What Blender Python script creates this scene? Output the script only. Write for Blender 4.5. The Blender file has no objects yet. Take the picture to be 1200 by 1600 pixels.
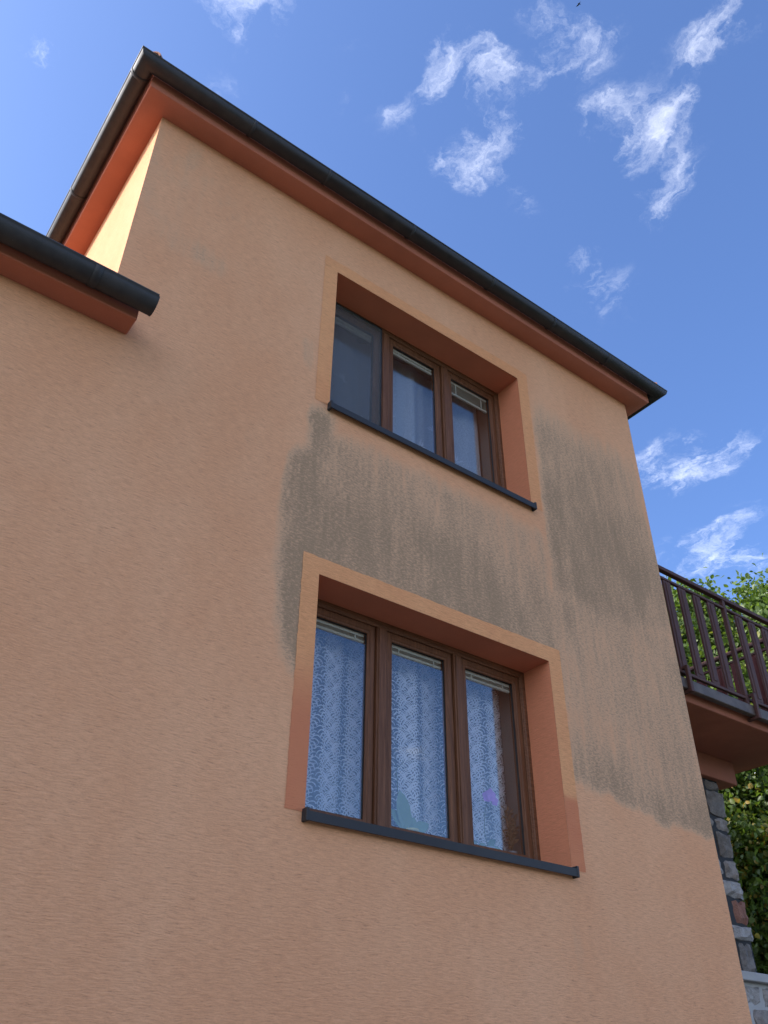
import bpy, math, random
import numpy as np
from mathutils import Vector, Matrix
random.seed(7); rng = np.random.default_rng(11)
scn = bpy.context.scene
COL = scn.collection
R_ = math.radians

# ------------------------------------------------------------------ camera
CAM = Vector((-1.1096, -4.0, 1.6))
YAW, PIT, ROL, FPX = 0.6378, 0.6151, 0.0108, 1338.1
fw = Vector((math.sin(YAW)*math.cos(PIT), math.cos(YAW)*math.cos(PIT), math.sin(PIT)))
r0 = Vector((math.cos(YAW), -math.sin(YAW), 0)); u0 = r0.cross(fw)
rt = r0*math.cos(ROL) + u0*math.sin(ROL); up = u0*math.cos(ROL) - r0*math.sin(ROL)
cd = bpy.data.cameras.new('camera'); cam = bpy.data.objects.new('camera', cd); COL.objects.link(cam)
m = Matrix((rt, up, -fw)).transposed().to_4x4(); m.translation = CAM
cam.matrix_world = m
cd.sensor_fit = 'VERTICAL'; cd.sensor_height = 36.0; cd.lens = FPX/1600*36.0
cd.clip_start = 0.05; cd.clip_end = 5000
scn.camera = cam
def view_dir(px, py):
    return (rt*((px-600)/FPX) - up*((py-800)/FPX) + fw).normalized()

# ------------------------------------------------------------------ sky, sun, exposure
SUN_EL, SUN_AZ = R_(36.0), R_(25)           # azimuth measured from -X towards +Y
sun_dir = Vector((-math.cos(SUN_AZ)*math.cos(SUN_EL), math.sin(SUN_AZ)*math.cos(SUN_EL), math.sin(SUN_EL)))
sd = bpy.data.lights.new('sun', 'SUN'); sun = bpy.data.objects.new('sun', sd); COL.objects.link(sun)
sd.energy = 2.0; sd.angle = R_(0.53); sd.color = (1.0, 0.92, 0.83)
sun.rotation_euler = sun_dir.to_track_quat('Z', 'Y').to_euler()
sun.location = (-20, 10, 30)
scn.view_settings.view_transform = 'Standard'; scn.view_settings.look = 'None'
scn.view_settings.exposure = 1.60; scn.view_settings.gamma = 1.0
scn.view_settings.use_curve_mapping = False
scn.cycles.max_bounces = 7; scn.cycles.diffuse_bounces = 3; scn.cycles.glossy_bounces = 3; scn.cycles.transparent_max_bounces = 14

class N:
    """small node-graph helper"""
    def __init__(s, tree): s.t = tree; s.n = tree.nodes; s.l = tree.links
    def new(s, kind, **kw):
        nd = s.n.new(kind)
        for k, v in kw.items(): setattr(nd, k, v)
        return nd
    def put(s, sock, v):
        if v is None: return
        if hasattr(v, 'is_linked') or isinstance(v, bpy.types.NodeSocket): s.l.new(v, sock)
        else: sock.default_value = v
    def math(s, op, a, b=None, c=None, clamp=False):
        nd = s.new('ShaderNodeMath', operation=op, use_clamp=clamp)
        for i, v in enumerate((a, b, c)): s.put(nd.inputs[i], v)
        return nd.outputs[0]
    def vmath(s, op, a, b=None):
        nd = s.new('ShaderNodeVectorMath', operation=op)
        s.put(nd.inputs[0], a); s.put(nd.inputs[1], b)
        return nd.outputs['Value'] if op in ('DISTANCE', 'LENGTH', 'DOT_PRODUCT') else nd.outputs[0]
    def mix(s, f, a, b, blend='MIX'):
        nd = s.new('ShaderNodeMix', data_type='RGBA', blend_type=blend)
        s.put(nd.inputs[0], f); s.put(nd.inputs[6], a); s.put(nd.inputs[7], b)
        return nd.outputs[2]
    def noise(s, vec, scale=5, detail=4, rough=0.5, dist=0.0, color=False):
        nd = s.new('ShaderNodeTexNoise')
        s.put(nd.inputs['Vector'], vec); nd.inputs['Scale'].default_value = scale
        nd.inputs['Detail'].default_value = detail; nd.inputs['Roughness'].default_value = rough
        nd.inputs['Distortion'].default_value = dist
        return nd.outputs['Color'] if color else nd.outputs['Fac']
    def ramp(s, f, a, b, lo=0.0, hi=1.0, smooth=True):
        nd = s.new('ShaderNodeMapRange', interpolation_type='SMOOTHSTEP' if smooth else 'LINEAR')
        s.put(nd.inputs[0], f); nd.inputs[1].default_value = a; nd.inputs[2].default_value = b
        nd.inputs[3].default_value = lo; nd.inputs[4].default_value = hi
        return nd.outputs[0]
    def xyz(s, vec):
        nd = s.new('ShaderNodeSeparateXYZ'); s.put(nd.inputs[0], vec); return nd.outputs
    def comb(s, x, y, z):
        nd = s.new('ShaderNodeCombineXYZ')
        for i, v in enumerate((x, y, z)): s.put(nd.inputs[i], v)
        return nd.outputs[0]
def C4(c): return (c[0], c[1], c[2], 1.0)

world = bpy.data.worlds.new('World'); scn.world = world; world.use_nodes = True
w = N(world.node_tree); w.n.clear()
sky = w.new('ShaderNodeTexSky', sky_type='NISHITA'); sky.sun_disc = False
sky.sun_elevation = SUN_EL; sky.sun_rotation = math.atan2(sun_dir.x, sun_dir.y)
sky.altitude = 300; sky.air_density = 1.0; sky.dust_density = 2.6; sky.ozone_density = 2.2
tc = w.new('ShaderNodeTexCoord'); dv = tc.outputs['Generated']
X, Y, Z = w.xyz(dv)
zc = w.math('MAXIMUM', Z, 0.06)
P = w.comb(w.math('DIVIDE', X, zc), w.math('DIVIDE', Y, zc), 0.0)      # position on a flat cloud layer
warp = w.noise(P, 9.0, 6, 0.62, color=True)
Pw = w.vmath('ADD', P, w.vmath('SCALE', w.vmath('SUBTRACT', warp, (0.5, 0.5, 0.5))))
Pw.node.inputs[1].links[0].from_node.inputs['Scale'].default_value = 0.13
Pw_flat = w.vmath('MULTIPLY', Pw, (1, 1, 0))
# where single wisps of the cloud layer drift: direction seen, radius, weight
WISPS = [(722,108,40,.85),(775,96,26,.6),(678,106,26,.55),(895,85,36,.7),(862,20,36,.5),(830,130,30,.35),(395,6,50,.75),(340,10,30,.4),(40,80,28,.5),
 (785,205,36,.6),(762,262,38,.6),(735,290,22,.4),(690,262,28,.42),(640,185,32,.4),(545,168,28,.3),(520,70,22,.25),
 (950,178,38,.45),(1000,205,40,.5),(1035,255,40,.5),(1025,310,32,.65),(1052,198,26,.4),(1075,95,40,.4),(1110,50,36,.38),(1155,12,40,.45),
 (920,397,22,.55),(945,463,44,.45),(825,313,20,.38),(340,135,24,.35),(1042,742,36,.58),(1025,700,24,.28),
 (1098,715,36,.45),(1170,692,34,.3),(1140,838,22,.65),(1055,866,36,.36),(1112,884,34,.36),(1182,802,30,.36),(1195,880,32,.34)]
B = None
for (px, py, rad, wt) in WISPS:
    d = view_dir(px, py); e = view_dir(px+10, py); f = view_dir(px, py+10)
    c = Vector((d.x/d.z, d.y/d.z, 0)); s_ = ((Vector((e.x/e.z, e.y/e.z, 0))-c).length + (Vector((f.x/f.z, f.y/f.z, 0))-c).length)/20
    dist = w.vmath('DISTANCE', Pw_flat, c)
    g = w.ramp(dist, rad*s_*2.4, 0.0, 0.0, wt)
    B = g if B is None else w.math('ADD', B, g)
# thicker cloud added over the unseen sky, to brighten the front wall
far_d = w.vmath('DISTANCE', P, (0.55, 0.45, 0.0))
fill_cloud = w.math('MULTIPLY', w.ramp(w.noise(w.vmath('ADD', P, (3.1, 7.7, 0)), 1.9, 3, 0.55), 0.33, 0.52, 0.0, 1.0), w.math('MULTIPLY', w.ramp(far_d, 1.15, 1.9, 0.0, 1.0), w.ramp(w.vmath('DISTANCE', P, (1.5, -1.9, 0.0)), 1.4, 2.2)))
rc = Vector((0.59, -0.735, 0.335)); rc_b = w.ramp(w.vmath('DISTANCE', Pw_flat, (rc.x/rc.z, rc.y/rc.z, 0.0)), 0.12, 0.0, 0.0, 1.0)
B = w.math('MINIMUM', w.math('MAXIMUM', B, rc_b), 1.1)
rot = w.new('ShaderNodeVectorRotate', rotation_type='Z_AXIS'); w.put(rot.inputs['Vector'], Pw)
d0, d1 = view_dir(900, 250), view_dir(960, 170); rot.inputs['Angle'].default_value = -math.atan2(d1.y/d1.z-d0.y/d0.z, d1.x/d1.z-d0.x/d0.z)
Ps = w.vmath('MULTIPLY', rot.outputs[0], (0.62, 1.0, 1.0))               # wisps drawn out along the wind
fb1 = w.noise(Ps, 13.0, 7, 0.66, 0.5); fb2 = w.noise(P, 6.0, 3, 0.55)
def cloud(mask, top):
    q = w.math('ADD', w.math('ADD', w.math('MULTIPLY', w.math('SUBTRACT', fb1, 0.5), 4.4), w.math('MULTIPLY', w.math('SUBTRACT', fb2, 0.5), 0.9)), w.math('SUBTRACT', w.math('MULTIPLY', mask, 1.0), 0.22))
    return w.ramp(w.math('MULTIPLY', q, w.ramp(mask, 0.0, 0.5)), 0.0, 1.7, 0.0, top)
dens = w.math('MAXIMUM', cloud(B, 0.235), cloud(fill_cloud, 0.85))                  # thin wisps in view, dense fill cloud added out of view
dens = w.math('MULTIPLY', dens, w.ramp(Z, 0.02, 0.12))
SKYTINT = w.mix(1.0, sky.outputs[0], (0.505, 0.615, 0.82, 1), 'MULTIPLY')
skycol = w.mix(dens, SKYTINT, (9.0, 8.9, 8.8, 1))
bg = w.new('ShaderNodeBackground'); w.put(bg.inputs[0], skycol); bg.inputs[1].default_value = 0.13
world.cycles.sampling_method = 'MANUAL'; world.cycles.sample_map_resolution = 512
wo = w.new('ShaderNodeOutputWorld'); w.l.new(bg.outputs[0], wo.inputs[0])

# ------------------------------------------------------------------ helpers
def link_mesh(name, verts, faces, mat, parent=None, smooth=False, loc=None):
    me = bpy.data.meshes.new(name); me.from_pydata([tuple(v) for v in verts], [], [tuple(f) for f in faces]); me.update()
    if smooth: me.polygons.foreach_set('use_smooth', [True]*len(me.polygons))
    return link_data(name, me, mat, parent, loc)
def link_data(name, me, mat, parent=None, loc=None):
    o = bpy.data.objects.new(name, me); COL.objects.link(o)
    if mat is not None and not me.materials: me.materials.append(mat)
    if parent is not None: attach(o, parent)
    if loc is not None: o.location = loc
    return o
ORIG = {}
def attach(o, parent):
    o.parent = parent
    if parent.name in ORIG: o.matrix_parent_inverse = Matrix.Translation(-ORIG[parent.name])
def thing(name, label, cat, loc=(0, 0, 0), group=None):
    o = bpy.data.objects.new(name, None); COL.objects.link(o); o.location = loc; o.empty_display_size = 0.2
    ORIG[o.name] = Vector(loc); tag(o, label, cat, group); return o
def tag(o, label, cat, group=None):
    o['label'] = label; o['category'] = cat
    if group: o['group'] = group
    return o
class MB:
    def __init__(s): s.v = []; s.f = []
    def add(s, v, f):
        k = len(s.v); s.v += [tuple(p) for p in v]; s.f += [tuple(i+k for i in q) for q in f]; return s
    def box(s, x0, x1, y0, y1, z0, z1, b=0.0):
        if b <= 0:
            v = [(x, y, z) for z in (z0, z1) for y in (y0, y1) for x in (x0, x1)]
            return s.add(v, [(0, 2, 3, 1), (4, 5, 7, 6), (0, 1, 5, 4), (2, 6, 7, 3), (0, 4, 6, 2), (1, 3, 7, 5)])
        v = []; f = []                                   # chamfered box
        for sx in (0, 1):
            for sy in (0, 1):
                for sz in (0, 1):
                    cx, cy, cz = (x0, x1)[sx], (y0, y1)[sy], (z0, z1)[sz]
                    ix, iy, iz = (b, -b)[sx], (b, -b)[sy], (b, -b)[sz]
                    v += [(cx, cy+iy, cz+iz), (cx+ix, cy, cz+iz), (cx+ix, cy+iy, cz)]
        I = lambda sx, sy, sz, a: (sx*4+sy*2+sz)*3+a
        f += [(I(0,0,0,0), I(0,0,1,0), I(0,1,1,0), I(0,1,0,0)), (I(1,0,0,0), I(1,1,0,0), I(1,1,1,0), I(1,0,1,0)),
              (I(0,0,0,1), I(1,0,0,1), I(1,0,1,1), I(0,0,1,1)), (I(0,1,0,1), I(0,1,1,1), I(1,1,1,1), I(1,1,0,1)),
              (I(0,0,0,2), I(0,1,0,2), I(1,1,0,2), I(1,0,0,2)), (I(0,0,1,2), I(1,0,1,2), I(1,1,1,2), I(0,1,1,2))]
        for p in (0, 1):
            for q in (0, 1):
                f.append((I(0,p,q,1), I(1,p,q,1), I(1,p,q,2), I(0,p,q,2)))
                f.append((I(p,0,q,0), I(p,1,q,0), I(p,1,q,2), I(p,0,q,2)))
                f.append((I(p,q,0,0), I(p,q,1,0), I(p,q,1,1), I(p,q,0,1)))
                for r in (0, 1): f.append((I(p,q,r,0), I(p,q,r,1), I(p,q,r,2)))
        return s.add(v, f)
    def tube(s, pts, rads, n=6):
        pts = [Vector(p) for p in pts]; k = len(s.v); rings = []
        for i, p in enumerate(pts):
            d = (pts[min(i+1, len(pts)-1)] - pts[max(i-1, 0)]).normalized()
            a = d.orthogonal().normalized() if i == 0 else (a - d*a.dot(d)).normalized()
            b = d.cross(a); r = rads[i] if hasattr(rads, '__len__') else rads
            s.v += [tuple(p + (a*math.cos(t) + b*math.sin(t))*r) for t in [2*math.pi*j/n for j in range(n)]]
        for i in range(len(pts)-1):
            for j in range(n):
                s.f.append((k+i*n+j, k+i*n+(j+1) % n, k+(i+1)*n+(j+1) % n, k+(i+1)*n+j))
        s.f.append(tuple(k+j for j in reversed(range(n)))); s.f.append(tuple(k+(len(pts)-1)*n+j for j in range(n)))
        return s
    def build(s, name, mat, parent=None, smooth=False, loc=None, fix=True):
        o = link_mesh(name, s.v, s.f, mat, parent, smooth, loc)
        if fix:
            import bmesh
            bm = bmesh.new(); bm.from_mesh(o.data); bmesh.ops.recalc_face_normals(bm, faces=bm.faces); bm.to_mesh(o.data); bm.free()
        return o
def box(name, mat, parent, x0, x1, y0, y1, z0, z1, b=0.0): return MB().box(x0, x1, y0, y1, z0, z1, b).build(name, mat, parent)

# ------------------------------------------------------------------ materials
def material(name):
    mt = bpy.data.materials.new(name); mt.use_nodes = True
    g = N(mt.node_tree); g.bsdf = g.n['Principled BSDF']; g.out = g.n['Material Output']; g.mat = mt
    return g
def bump(g, h, strength, dist):
    b = g.new('ShaderNodeBump'); b.inputs['Strength'].default_value = strength; b.inputs['Distance'].default_value = dist
    g.put(b.inputs['Height'], h); g.l.new(b.outputs[0], g.bsdf.inputs['Normal']); return b
def world_pos(g): return g.new('ShaderNodeNewGeometry').outputs['Position']

def groove_coords(g):
    x, y, z = g.xyz(world_pos(g))
    u = g.math('ADD', x, g.math('MULTIPLY', y, 0.97))
    return u, z
def stucco(name, clean, pale, dirty=None, rel=1.0, deep=None):
    """combed render: short horizontal worm-like grooves, dirt from a stain attribute"""
    g = material(name); u, z = groove_coords(g)
    big = g.noise(g.comb(g.math('MULTIPLY', u, 0.55), 0, g.math('MULTIPLY', z, 0.4)), 2.0, 3, 0.6)
    wob = g.math('MULTIPLY', g.math('SUBTRACT', g.noise(g.comb(g.math('MULTIPLY', u, 3.0), 3.0, g.math('MULTIPLY', z, 3.0)), 2.0, 2, 0.55), 0.5), 0.035)
    zz = g.math('ADD', z, wob)
    n1 = g.noise(g.comb(g.math('MULTIPLY', u, 14.0), 0.0, g.math('MULTIPLY', zz, 122.0)), 1.0, 5, 0.74, 0.0)
    n2 = g.noise(g.comb(g.math('MULTIPLY', u, 62.0), 5.0, g.math('MULTIPLY', zz, 130.0)), 1.0, 3, 0.7)
    n3 = g.noise(g.comb(u, 7.0, z), 2.3, 3, 0.6)                             # where the comb bit deeper
    gr = g.ramp(g.math('ADD', n1, g.math('MULTIPLY', g.math('SUBTRACT', n3, 0.5), 0.12)), 0.32, 0.39)     # 0 inside a scratch
    ln = g.ramp(n1, 0.34, 0.62)
    h = g.math('ADD', g.math('MULTIPLY', n2, 0.5), g.math('MULTIPLY', n1, 1.2))
    bump(g, h, min(1.0, 0.75*rel), 0.006)
    col = g.mix(g.ramp(big, 0.3, 0.72), C4(clean), C4(pale))
    col = g.mix(g.math('MULTIPLY', g.math('SUBTRACT', 1.0, ln), 0.34*rel), col, C4([c*0.52 for c in clean]))
    col = g.mix(g.math('MULTIPLY', g.math('SUBTRACT', 1.0, gr), 0.55*rel), col, C4([c*0.38 for c in clean]))
    col = g.mix(g.ramp(n2, 0.5, 0.30, 0.0, 0.24*rel), col, C4([c*0.55 for c in clean]))
    col = g.mix(g.ramp(n1, 0.54, 0.74, 0.0, 0.25), col, C4([min(0.92, c*1.15+0.05) for c in pale]))
    if deep is not None:
        at = g.new('ShaderNodeAttribute', attribute_name='fade').outputs['Fac']
        col = g.mix(at, col, g.mix(g.math('MULTIPLY', g.math('SUBTRACT', 1.0, gr), 0.4), C4(deep), C4([c*0.5 for c in deep])))
    if dirty is not None:
        at = g.new('ShaderNodeAttribute', attribute_name='stain').outputs['Fac']
        sp = g.noise(g.comb(g.math('MULTIPLY', u, 34.0), 9.0, g.math('MULTIPLY', zz, 78.0)), 1.0, 3, 0.75)
        streak = g.noise(g.comb(g.math('MULTIPLY', u, 12.0), 2.0, g.math('MULTIPLY', z, 1.6)), 1.0, 3, 0.65)
        a = g.math('ADD', at, g.math('MULTIPLY', g.math('SUBTRACT', streak, 0.5), 0.80))
        a = g.math('MULTIPLY', a, g.ramp(at, 0.0, 0.35), clamp=True)
        k = g.math('ADD', g.math('MULTIPLY', g.math('SUBTRACT', sp, 0.5), 3.4), g.math('SUBTRACT', g.math('MULTIPLY', a, 1.5), 0.60))
        k = g.ramp(k, 0.0, 1.1, 0.0, 1.0)
        col = g.mix(g.math('MULTIPLY', g.ramp(a, 0.05, 0.75), 0.75), col, C4((0.62, 0.395, 0.237)))
        col = g.mix(g.math('MULTIPLY', k, 0.70), col, C4(dirty))
    g.put(g.bsdf.inputs['Base Color'], col); g.bsdf.inputs['Roughness'].default_value = 0.92
    g.bsdf.inputs['Specular IOR Level'].default_value = 0.15
    return g.mat
M_wall = stucco('render_salmon', (0.79, 0.390, 0.200), (0.84, 0.445, 0.240), (0.255, 0.182, 0.108))
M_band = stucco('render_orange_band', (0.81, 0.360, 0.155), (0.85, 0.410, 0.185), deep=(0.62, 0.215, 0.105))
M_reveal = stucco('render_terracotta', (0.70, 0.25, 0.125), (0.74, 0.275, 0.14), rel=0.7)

def painted(name, c, rough=0.8, var=0.12, bumpy=0.15, scale=60.0):
    g = material(name); p = world_pos(g)
    n = g.noise(p, scale, 3, 0.6); b = g.noise(p, 1.6, 4, 0.6)
    col = g.mix(g.ramp(b, 0.3, 0.7), C4([k*(1-var) for k in c]), C4([min(1, k*(1+var)) for k in c]))
    col = g.mix(g.ramp(n, 0.3, 0.7, 0.0, 0.25), col, C4([k*0.8 for k in c]))
    g.put(g.bsdf.inputs['Base Color'], col); g.bsdf.inputs['Roughness'].default_value = rough
    bump(g, n, bumpy, 0.003); return g.mat
M_soffit = painted('soffit_terracotta', (0.47, 0.155, 0.086), 0.85, 0.1, 0.25, 90)
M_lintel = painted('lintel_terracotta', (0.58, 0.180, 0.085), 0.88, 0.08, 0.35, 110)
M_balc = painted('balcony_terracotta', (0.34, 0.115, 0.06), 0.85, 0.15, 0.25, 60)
M_int = painted('interior_plaster', (0.30, 0.29, 0.28), 0.9)
M_cream = painted('blind_cream', (0.62, 0.60, 0.50), 0.45, 0.05, 0.0)
M_alu = painted('anthracite_sheet', (0.022, 0.022, 0.023), 0.62, 0.2, 0.05, 30)
M_conc = painted('concrete_coping', (0.40, 0.39, 0.37), 0.85, 0.15, 0.5, 50)
M_mortar = painted('dark_mortar', (0.035, 0.037, 0.04), 0.95, 0.2, 0.6, 60)

def gutter_mat():
    g = material('gutter_coated_steel'); p = world_pos(g)
    n = g.noise(p, 9, 4, 0.6); dust = g.noise(p, 140, 2, 0.5)
    col = g.mix(g.ramp(n, 0.35, 0.75), C4((0.026, 0.027, 0.029)), C4((0.046, 0.045, 0.044)))
    col = g.mix(g.ramp(dust, 0.70, 0.78, 0.0, 0.35), col, C4((0.2, 0.19, 0.17)))
    g.put(g.bsdf.inputs['Base Color'], col); g.put(g.bsdf.inputs['Roughness'], g.ramp(n, 0.3, 0.7, 0.48, 0.64))
    g.bsdf.inputs['Metallic'].default_value = 0.0; g.bsdf.inputs['Specular IOR Level'].default_value = 0.4
    bump(g, n, 0.06, 0.01); return g.mat
M_gut = gutter_mat()

def woodlook(name, c0, c1, axis='Z', rough=0.5):
    g = material(name); x, y, z = g.xyz(world_pos(g))
    s = {'Z': (55, 55, 2.2), 'X': (2.2, 55, 55), 'Y': (55, 2.2, 55)}[axis]
    v = g.comb(g.math('MULTIPLY', x, s[0]), g.math('MULTIPLY', y, s[1]), g.math('MULTIPLY', z, s[2]))
    n = g.noise(v, 1.6, 6, 0.62, 0.6); n2 = g.noise(v, 7.0, 3, 0.6)
    col = g.mix(g.ramp(n, 0.32, 0.70), C4(c0), C4(c1))
    col = g.mix(g.ramp(n2, 0.55, 0.7, 0.0, 0.5), col, C4([k*0.6 for k in c0]))
    g.put(g.bsdf.inputs['Base Color'], col); g.bsdf.inputs['Roughness'].default_value = rough; g.bsdf.inputs['Specular IOR Level'].default_value = 0.2
    bump(g, n2, 0.12, 0.001); return g.mat
WC = ((0.115, 0.046, 0.021), (0.205, 0.088, 0.042))
M_woodV = woodlook('window_foil_upright', *WC, 'Z'); M_woodH = woodlook('window_foil_level', *WC, 'X')
M_rail = woodlook('railing_brown_paint', (0.075, 0.034, 0.027), (0.115, 0.056, 0.045), 'Z', 0.6)
M_railred = woodlook('railing_redbrown_paint', (0.085, 0.020, 0.017), (0.13, 0.034, 0.027), 'Z', 0.5)
M_gasket = painted('black_gasket', (0.012, 0.012, 0.013), 0.6, 0.1, 0.0)

def rusty():
    g = material('channel_weathered_metal'); p = world_pos(g)
    n = g.noise(p, 7, 5, 0.65); s = g.noise(p, 38, 3, 0.5)
    col = g.mix(g.ramp(n, 0.35, 0.7), C4((0.078, 0.056, 0.044)), C4((0.125, 0.094, 0.074)))
    col = g.mix(g.ramp(s, 0.66, 0.74, 0.0, 0.8), col, C4((0.30, 0.14, 0.07)))
    g.put(g.bsdf.inputs['Base Color'], col); g.bsdf.inputs['Roughness'].default_value = 0.6
    bump(g, n, 0.2, 0.004); return g.mat
M_rust = rusty()

def glass():
    g = material('window_glass'); g.n.remove(g.bsdf)
    lw = g.new('ShaderNodeLayerWeight'); lw.inputs[0].default_value = 0.5
    p = world_pos(g)
    f5 = g.math('POWER', lw.outputs['Facing'], 5.0)
    fac = g.math('ADD', 0.080, g.math('MULTIPLY', f5, 0.92), clamp=True)
    gl = g.new('ShaderNodeBsdfGlossy'); gl.inputs['Roughness'].default_value = 0.0; gl.inputs['Color'].default_value = (0.97, 0.99, 1, 1)
    b = g.new('ShaderNodeBump'); b.inputs['Strength'].default_value = 0.05; b.inputs['Distance'].default_value = 0.004
    g.put(b.inputs['Height'], g.noise(p, 2.2, 2, 0.5)); g.l.new(b.outputs[0], gl.inputs['Normal'])
    tr = g.new('ShaderNodeBsdfTransparent'); tr.inputs[0].default_value = (0.93, 0.95, 0.95, 1)
    mx = g.new('ShaderNodeMixShader'); g.put(mx.inputs[0], fac)
    g.l.new(tr.outputs[0], mx.inputs[1]); g.l.new(gl.outputs[0], mx.inputs[2]); g.l.new(mx.outputs[0], g.out.inputs[0])
    return g.mat
M_glass = glass()
def sheer(name, col, alpha, transl=0.4, weave=True):
    g = material(name); g.n.remove(g.bsdf)
    d = g.new('ShaderNodeBsdfDiffuse'); d.inputs[0].default_value = C4(col)
    t = g.new('ShaderNodeBsdfTranslucent'); t.inputs[0].default_value = C4(col)
    m1 = g.new('ShaderNodeMixShader'); m1.inputs[0].default_value = transl
    g.l.new(d.outputs[0], m1.inputs[1]); g.l.new(t.outputs[0], m1.inputs[2])
    tr = g.new('ShaderNodeBsdfTransparent'); m2 = g.new('ShaderNodeMixShader')
    a = alpha
    if weave: a = g.ramp(g.noise(world_pos(g), 90, 2, 0.5), 0.3, 0.7, alpha-0.08, alpha+0.08)
    g.put(m2.inputs[0], a); g.l.new(tr.outputs[0], m2.inputs[1]); g.l.new(m1.outputs[0], m2.inputs[2]); g.l.new(m2.outputs[0], g.out.inputs[0])
    return g.mat
M_net = sheer('curtain_net', (0.82, 0.81, 0.86), 0.26); M_voile = sheer('curtain_voile', (0.84, 0.83, 0.88), 0.70)
M_lace = sheer('curtain_lace_thread', (0.94, 0.91, 0.96), 0.97, 0.3, False)
M_screen = sheer('insect_mesh', (0.20, 0.205, 0.215), 0.29, 0.2, False)

def stone_mat(name, a, b):
    g = material(name); p = world_pos(g); oi = g.new('ShaderNodeObjectInfo').outputs['Random']
    x, y, z = g.xyz(p); q = g.comb(g.math('ADD', x, g.math('MULTIPLY', oi, 9.0)), y, g.math('MULTIPLY', z, 1.0))
    n = g.noise(q, 7, 6, 0.68, 0.5); f = g.noise(q, 40, 5, 0.7)
    col = g.mix(g.ramp(n, 0.3, 0.7), C4(a), C4(b))
    col = g.mix(g.ramp(f, 0.5, 0.72, 0.0, 0.6), col, C4([k*0.5 for k in a]))
    g.put(g.bsdf.inputs['Base Color'], col); g.bsdf.inputs['Roughness'].default_value = 0.85
    bump(g, g.math('ADD', n, g.math('MULTIPLY', f, 0.5)), 0.9, 0.02); return g.mat
M_st = [stone_mat('stone_grey', (0.18, 0.155, 0.13), (0.31, 0.27, 0.235)), stone_mat('stone_bluegrey', (0.22, 0.205, 0.19), (0.42, 0.395, 0.365)),
        stone_mat('stone_greybrown', (0.13, 0.115, 0.10), (0.23, 0.20, 0.175)), stone_mat('stone_redbrown', (0.19, 0.07, 0.045), (0.31, 0.15, 0.10)),
        stone_mat('stone_darkgrey', (0.115, 0.098, 0.082), (0.21, 0.18, 0.15))]
def tile_mat():
    g = material('roof_tile_clay'); x, y, z = g.xyz(world_pos(g)); n = g.noise(world_pos(g), 3, 5, 0.6)
    col = g.mix(n, C4((0.24, 0.10, 0.06)), C4((0.40, 0.19, 0.11)))
    g.put(g.bsdf.inputs['Base Color'], col); g.bsdf.inputs['Roughness'].default_value = 0.85; bump(g, n, 0.4, 0.02); return g.mat
M_tile = tile_mat()
def leaf_mat(name, a, b, tip):
    g = material(name); g.n.remove(g.bsdf)
    at = g.new('ShaderNodeAttribute', attribute_name='tone').outputs['Fac']
    col = g.mix(g.ramp(at, 0.0, 0.8, smooth=False), C4(a), C4(b)); col = g.mix(g.ramp(at, 0.88, 1.0), col, C4(tip))
    d = g.new('ShaderNodeBsdfPrincipled'); g.put(d.inputs['Base Color'], col); d.inputs['Roughness'].default_value = 0.45
    t = g.new('ShaderNodeBsdfTranslucent'); g.put(t.inputs[0], g.mix(1.0, col, (1.5, 1.6, 0.6, 1), 'MULTIPLY'))
    mx = g.new('ShaderNodeMixShader'); mx.inputs[0].default_value = 0.42
    g.l.new(d.outputs[0], mx.inputs[1]); g.l.new(t.outputs[0], mx.inputs[2]); g.l.new(mx.outputs[0], g.out.inputs[0]); return g.mat
M_leafA = leaf_mat('walnut_leaves', (0.065, 0.110, 0.022), (0.160, 0.225, 0.055), (0.30, 0.30, 0.07))
M_leafB = leaf_mat('hazel_leaves', (0.042, 0.080, 0.016), (0.130, 0.185, 0.040), (0.36, 0.25, 0.05))
M_bark = painted('bark', (0.10, 0.075, 0.055), 0.95, 0.25, 0.8, 25)
M_grass = painted('grass_ground', (0.055, 0.07, 0.028), 0.95, 0.3, 0.8, 12)
M_pave = painted('worn_paving', (0.15, 0.14, 0.13), 0.9, 0.15, 0.4, 20)

# ------------------------------------------------------------------ ground
def sst(x, a, b): t = np.clip((x-a)/(b-a), 0, 1); return t*t*(3-2*t)
def sheet(name, x0, x1, y0, y1, z, mat):
    o = link_mesh(name, [(x0, y0, z), (x1, y0, z), (x1, y1, z), (x0, y1, z)], [(0, 1, 2, 3)], mat); o['kind'] = 'structure'; return o
sheet('ground', -600, 600, -600, 600, 0.0, M_grass)
def shade_hill():  # unseen rise behind the camera, added to darken the lower front wall
    xs = np.linspace(-60, 40, 41); ys = np.linspace(-60, -9, 21); V = []; Fc = []
    for y in ys:
        for x in xs: V.append((x, y, 3.2*float(sst(-y, 9, 30))*float(1-0.55*sst(x, -4, 22)) + 0.5*math.sin(x*.31+y*.2)*float(sst(-y, 10, 16)) - 0.02))
    for j in range(20):
        for i in range(40): a = j*41+i; Fc.append((a, a+1, a+42, a+41))
    o = link_mesh('shade_hill', V, Fc, M_grass, None, True); o['kind'] = 'structure'
shade_hill()
sheet('courtyard_paving', -14, 11, -13, -0.02, 0.004, M_pave)

# ------------------------------------------------------------------ house
XL, XR, ZT = -0.331, 5.093, 7.934          # upper block: left and right corner, soffit height
OX0, OX1 = 1.346, 3.414                    # window openings
DEP = 0.267                                # reveal depth
WINS = [(2.93, 4.415), (5.852, 7.345)]     # sill front top, opening top
ZW = 5.60; XW0 = -7.0; YB = 6.5            # lower wing soffit height, its far end, house depth
house = thing('house', 'salmon orange rendered house with brown windows and dark gutters', 'house', (2.4, 3.0, 0.0))

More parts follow.
